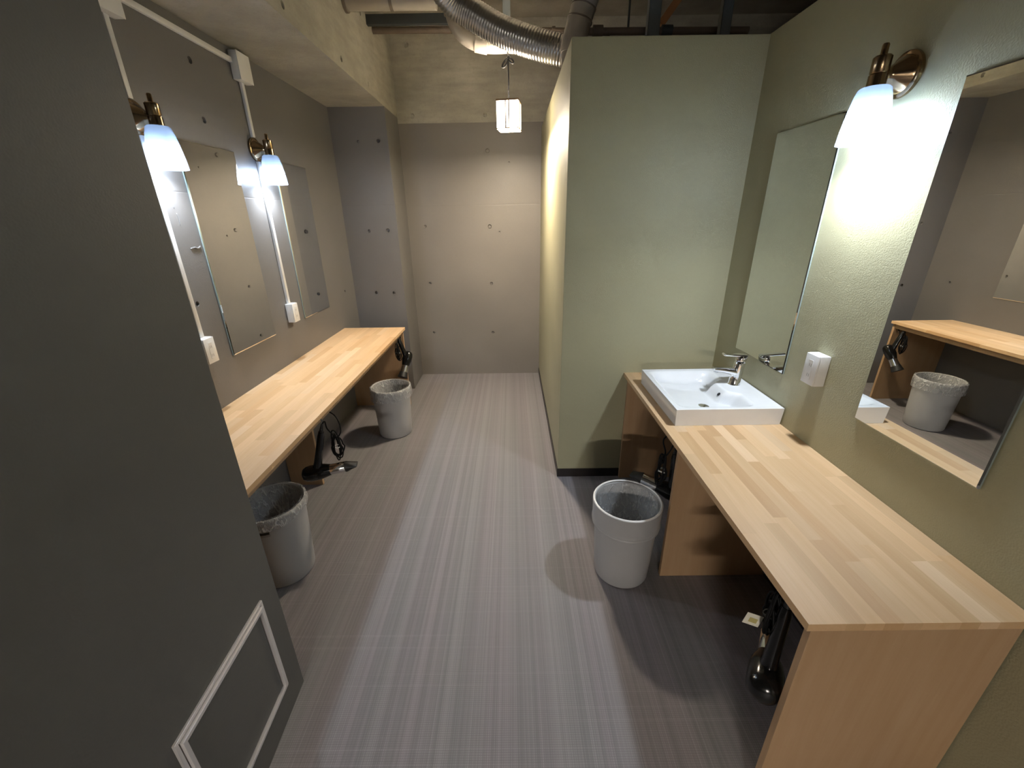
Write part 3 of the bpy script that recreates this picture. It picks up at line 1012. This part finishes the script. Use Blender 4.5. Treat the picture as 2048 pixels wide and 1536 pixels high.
pipe('waste_pipe', 'cream pipe with elbow that the lantern cord is tied to',
     [(-.36, 3.3, 3.12), (-.36, 3.3, 2.90), (-.35, 3.3, 2.79), (-.31, 3.3, 2.715), (-.24, 3.3, 2.668), (-.15, 3.3, 2.645), (.0, 3.3, 2.642), (.25, 3.3, 2.640), (.48, 3.3, 2.637)], .045, 'pvc',
     [((-.215, 3.3, 2.657), (-.135, 3.3, 2.643), .006, 'pvc'), ((-.36, 3.3, 2.86), (-.356, 3.3, 2.80), .006, 'pvc')])
pipe('cross_pipe', 'cream pipe coming out of the beam at the top left',
     [(-1.02, 3.22, 2.850), (-.7, 3.22, 2.848), (-.44, 3.22, 2.846)], .050, 'pvc',
     [((-1.004, 3.22, 2.85), (-.985, 3.22, 2.85), .010, 'pvc_dark'), ((-.725, 3.22, 2.848), (-.705, 3.22, 2.848), .003, 'pvc_dark')])
tag(box('steel_angle', -1.004, -.10, 3.66, 3.70, 2.888, 2.945, 'steel_dark'), 'dark steel bar under the cream pipe at the top left', 'steel bar')
pipe('drain_stack', 'thick jointed cream pipe rising behind the partition corner',
     [(.352, 2.80, 2.38), (.362, 2.80, 2.50), (.376, 2.80, 2.56), (.415, 2.80, 2.68), (.50, 2.80, 2.93), (.57, 2.80, 3.14)], .066, 'pvc',
     [((.357, 2.80, 2.44), (.364, 2.80, 2.515), .006, 'pvc'), ((.384, 2.80, 2.585), (.386, 2.80, 2.592), .004, 'pvc_dark'), ((.402, 2.80, 2.64), (.404, 2.80, 2.647), .004, 'pvc_dark')])
pipe('iron_pipe', 'brown pipe running level behind the silver duct',
     [(-1.0, 3.8, 2.90), (-.4, 3.8, 2.895), (.2, 3.8, 2.882), (.75, 3.8, 2.868)], .022, 'pipe_brown',
     [((.32, 3.8, 2.879), (.345, 3.8, 2.879), .008, 'pipe_brown')])
pipe('service_pipe', 'dark pipe with flange lying just above the partition top',
     [(.40, 2.90, 2.572), (.8, 2.90, 2.570), (1.35, 2.90, 2.566)], .018, 'pipe_brown',
     [((.475, 2.9, 2.572), (.53, 2.9, 2.571), .012, 'pipe_brown'), ((.86, 2.9, 2.57), (.92, 2.9, 2.569), .010, 'steel_dark')])

def stud(x, y, w_, z0, z1, label):
    bm = bmesh.new()
    add_box(bm, x - w_ / 2, x + w_ / 2, y, y + .002, z0, z1)
    add_box(bm, x - w_ / 2, x - w_ / 2 + .002, y, y + .04, z0, z1)
    add_box(bm, x + w_ / 2 - .002, x + w_ / 2, y, y + .04, z0, z1)
    tag(obj('steel_stud', bm, 'steel_galv'), label, 'stud', 'steel studs above the partition')
stud(.732, 2.60, .06, ZP, ZC, 'grey steel stud above the middle of the partition')
stud(1.095, 2.60, .05, ZP, ZC, 'grey steel stud above the partition near the right wall')
stud(-.012, 3.62, .055, 2.90, ZC, 'dark steel hanger above the silver duct')
tag(tube('threaded_rod', [(.672, 2.9, 2.575), (.672, 2.9, 2.8), (.672, 2.9, ZC)], .006, 'steel_dark', None, 10), 'thin dark threaded rod hanging beside the thick pipe', 'rod')
bm = bmesh.new()
add_box(bm, -.02, .02, -.015, .015, 0, .56, .001)
bmesh.ops.transform(bm, matrix=along((.875, 2.98, 2.625), (1.20, 2.98, 3.05)), verts=bm.verts)
tag(obj('wood_brace', bm, 'brace_wood'), 'orange brown slanting timber brace above the partition', 'brace')
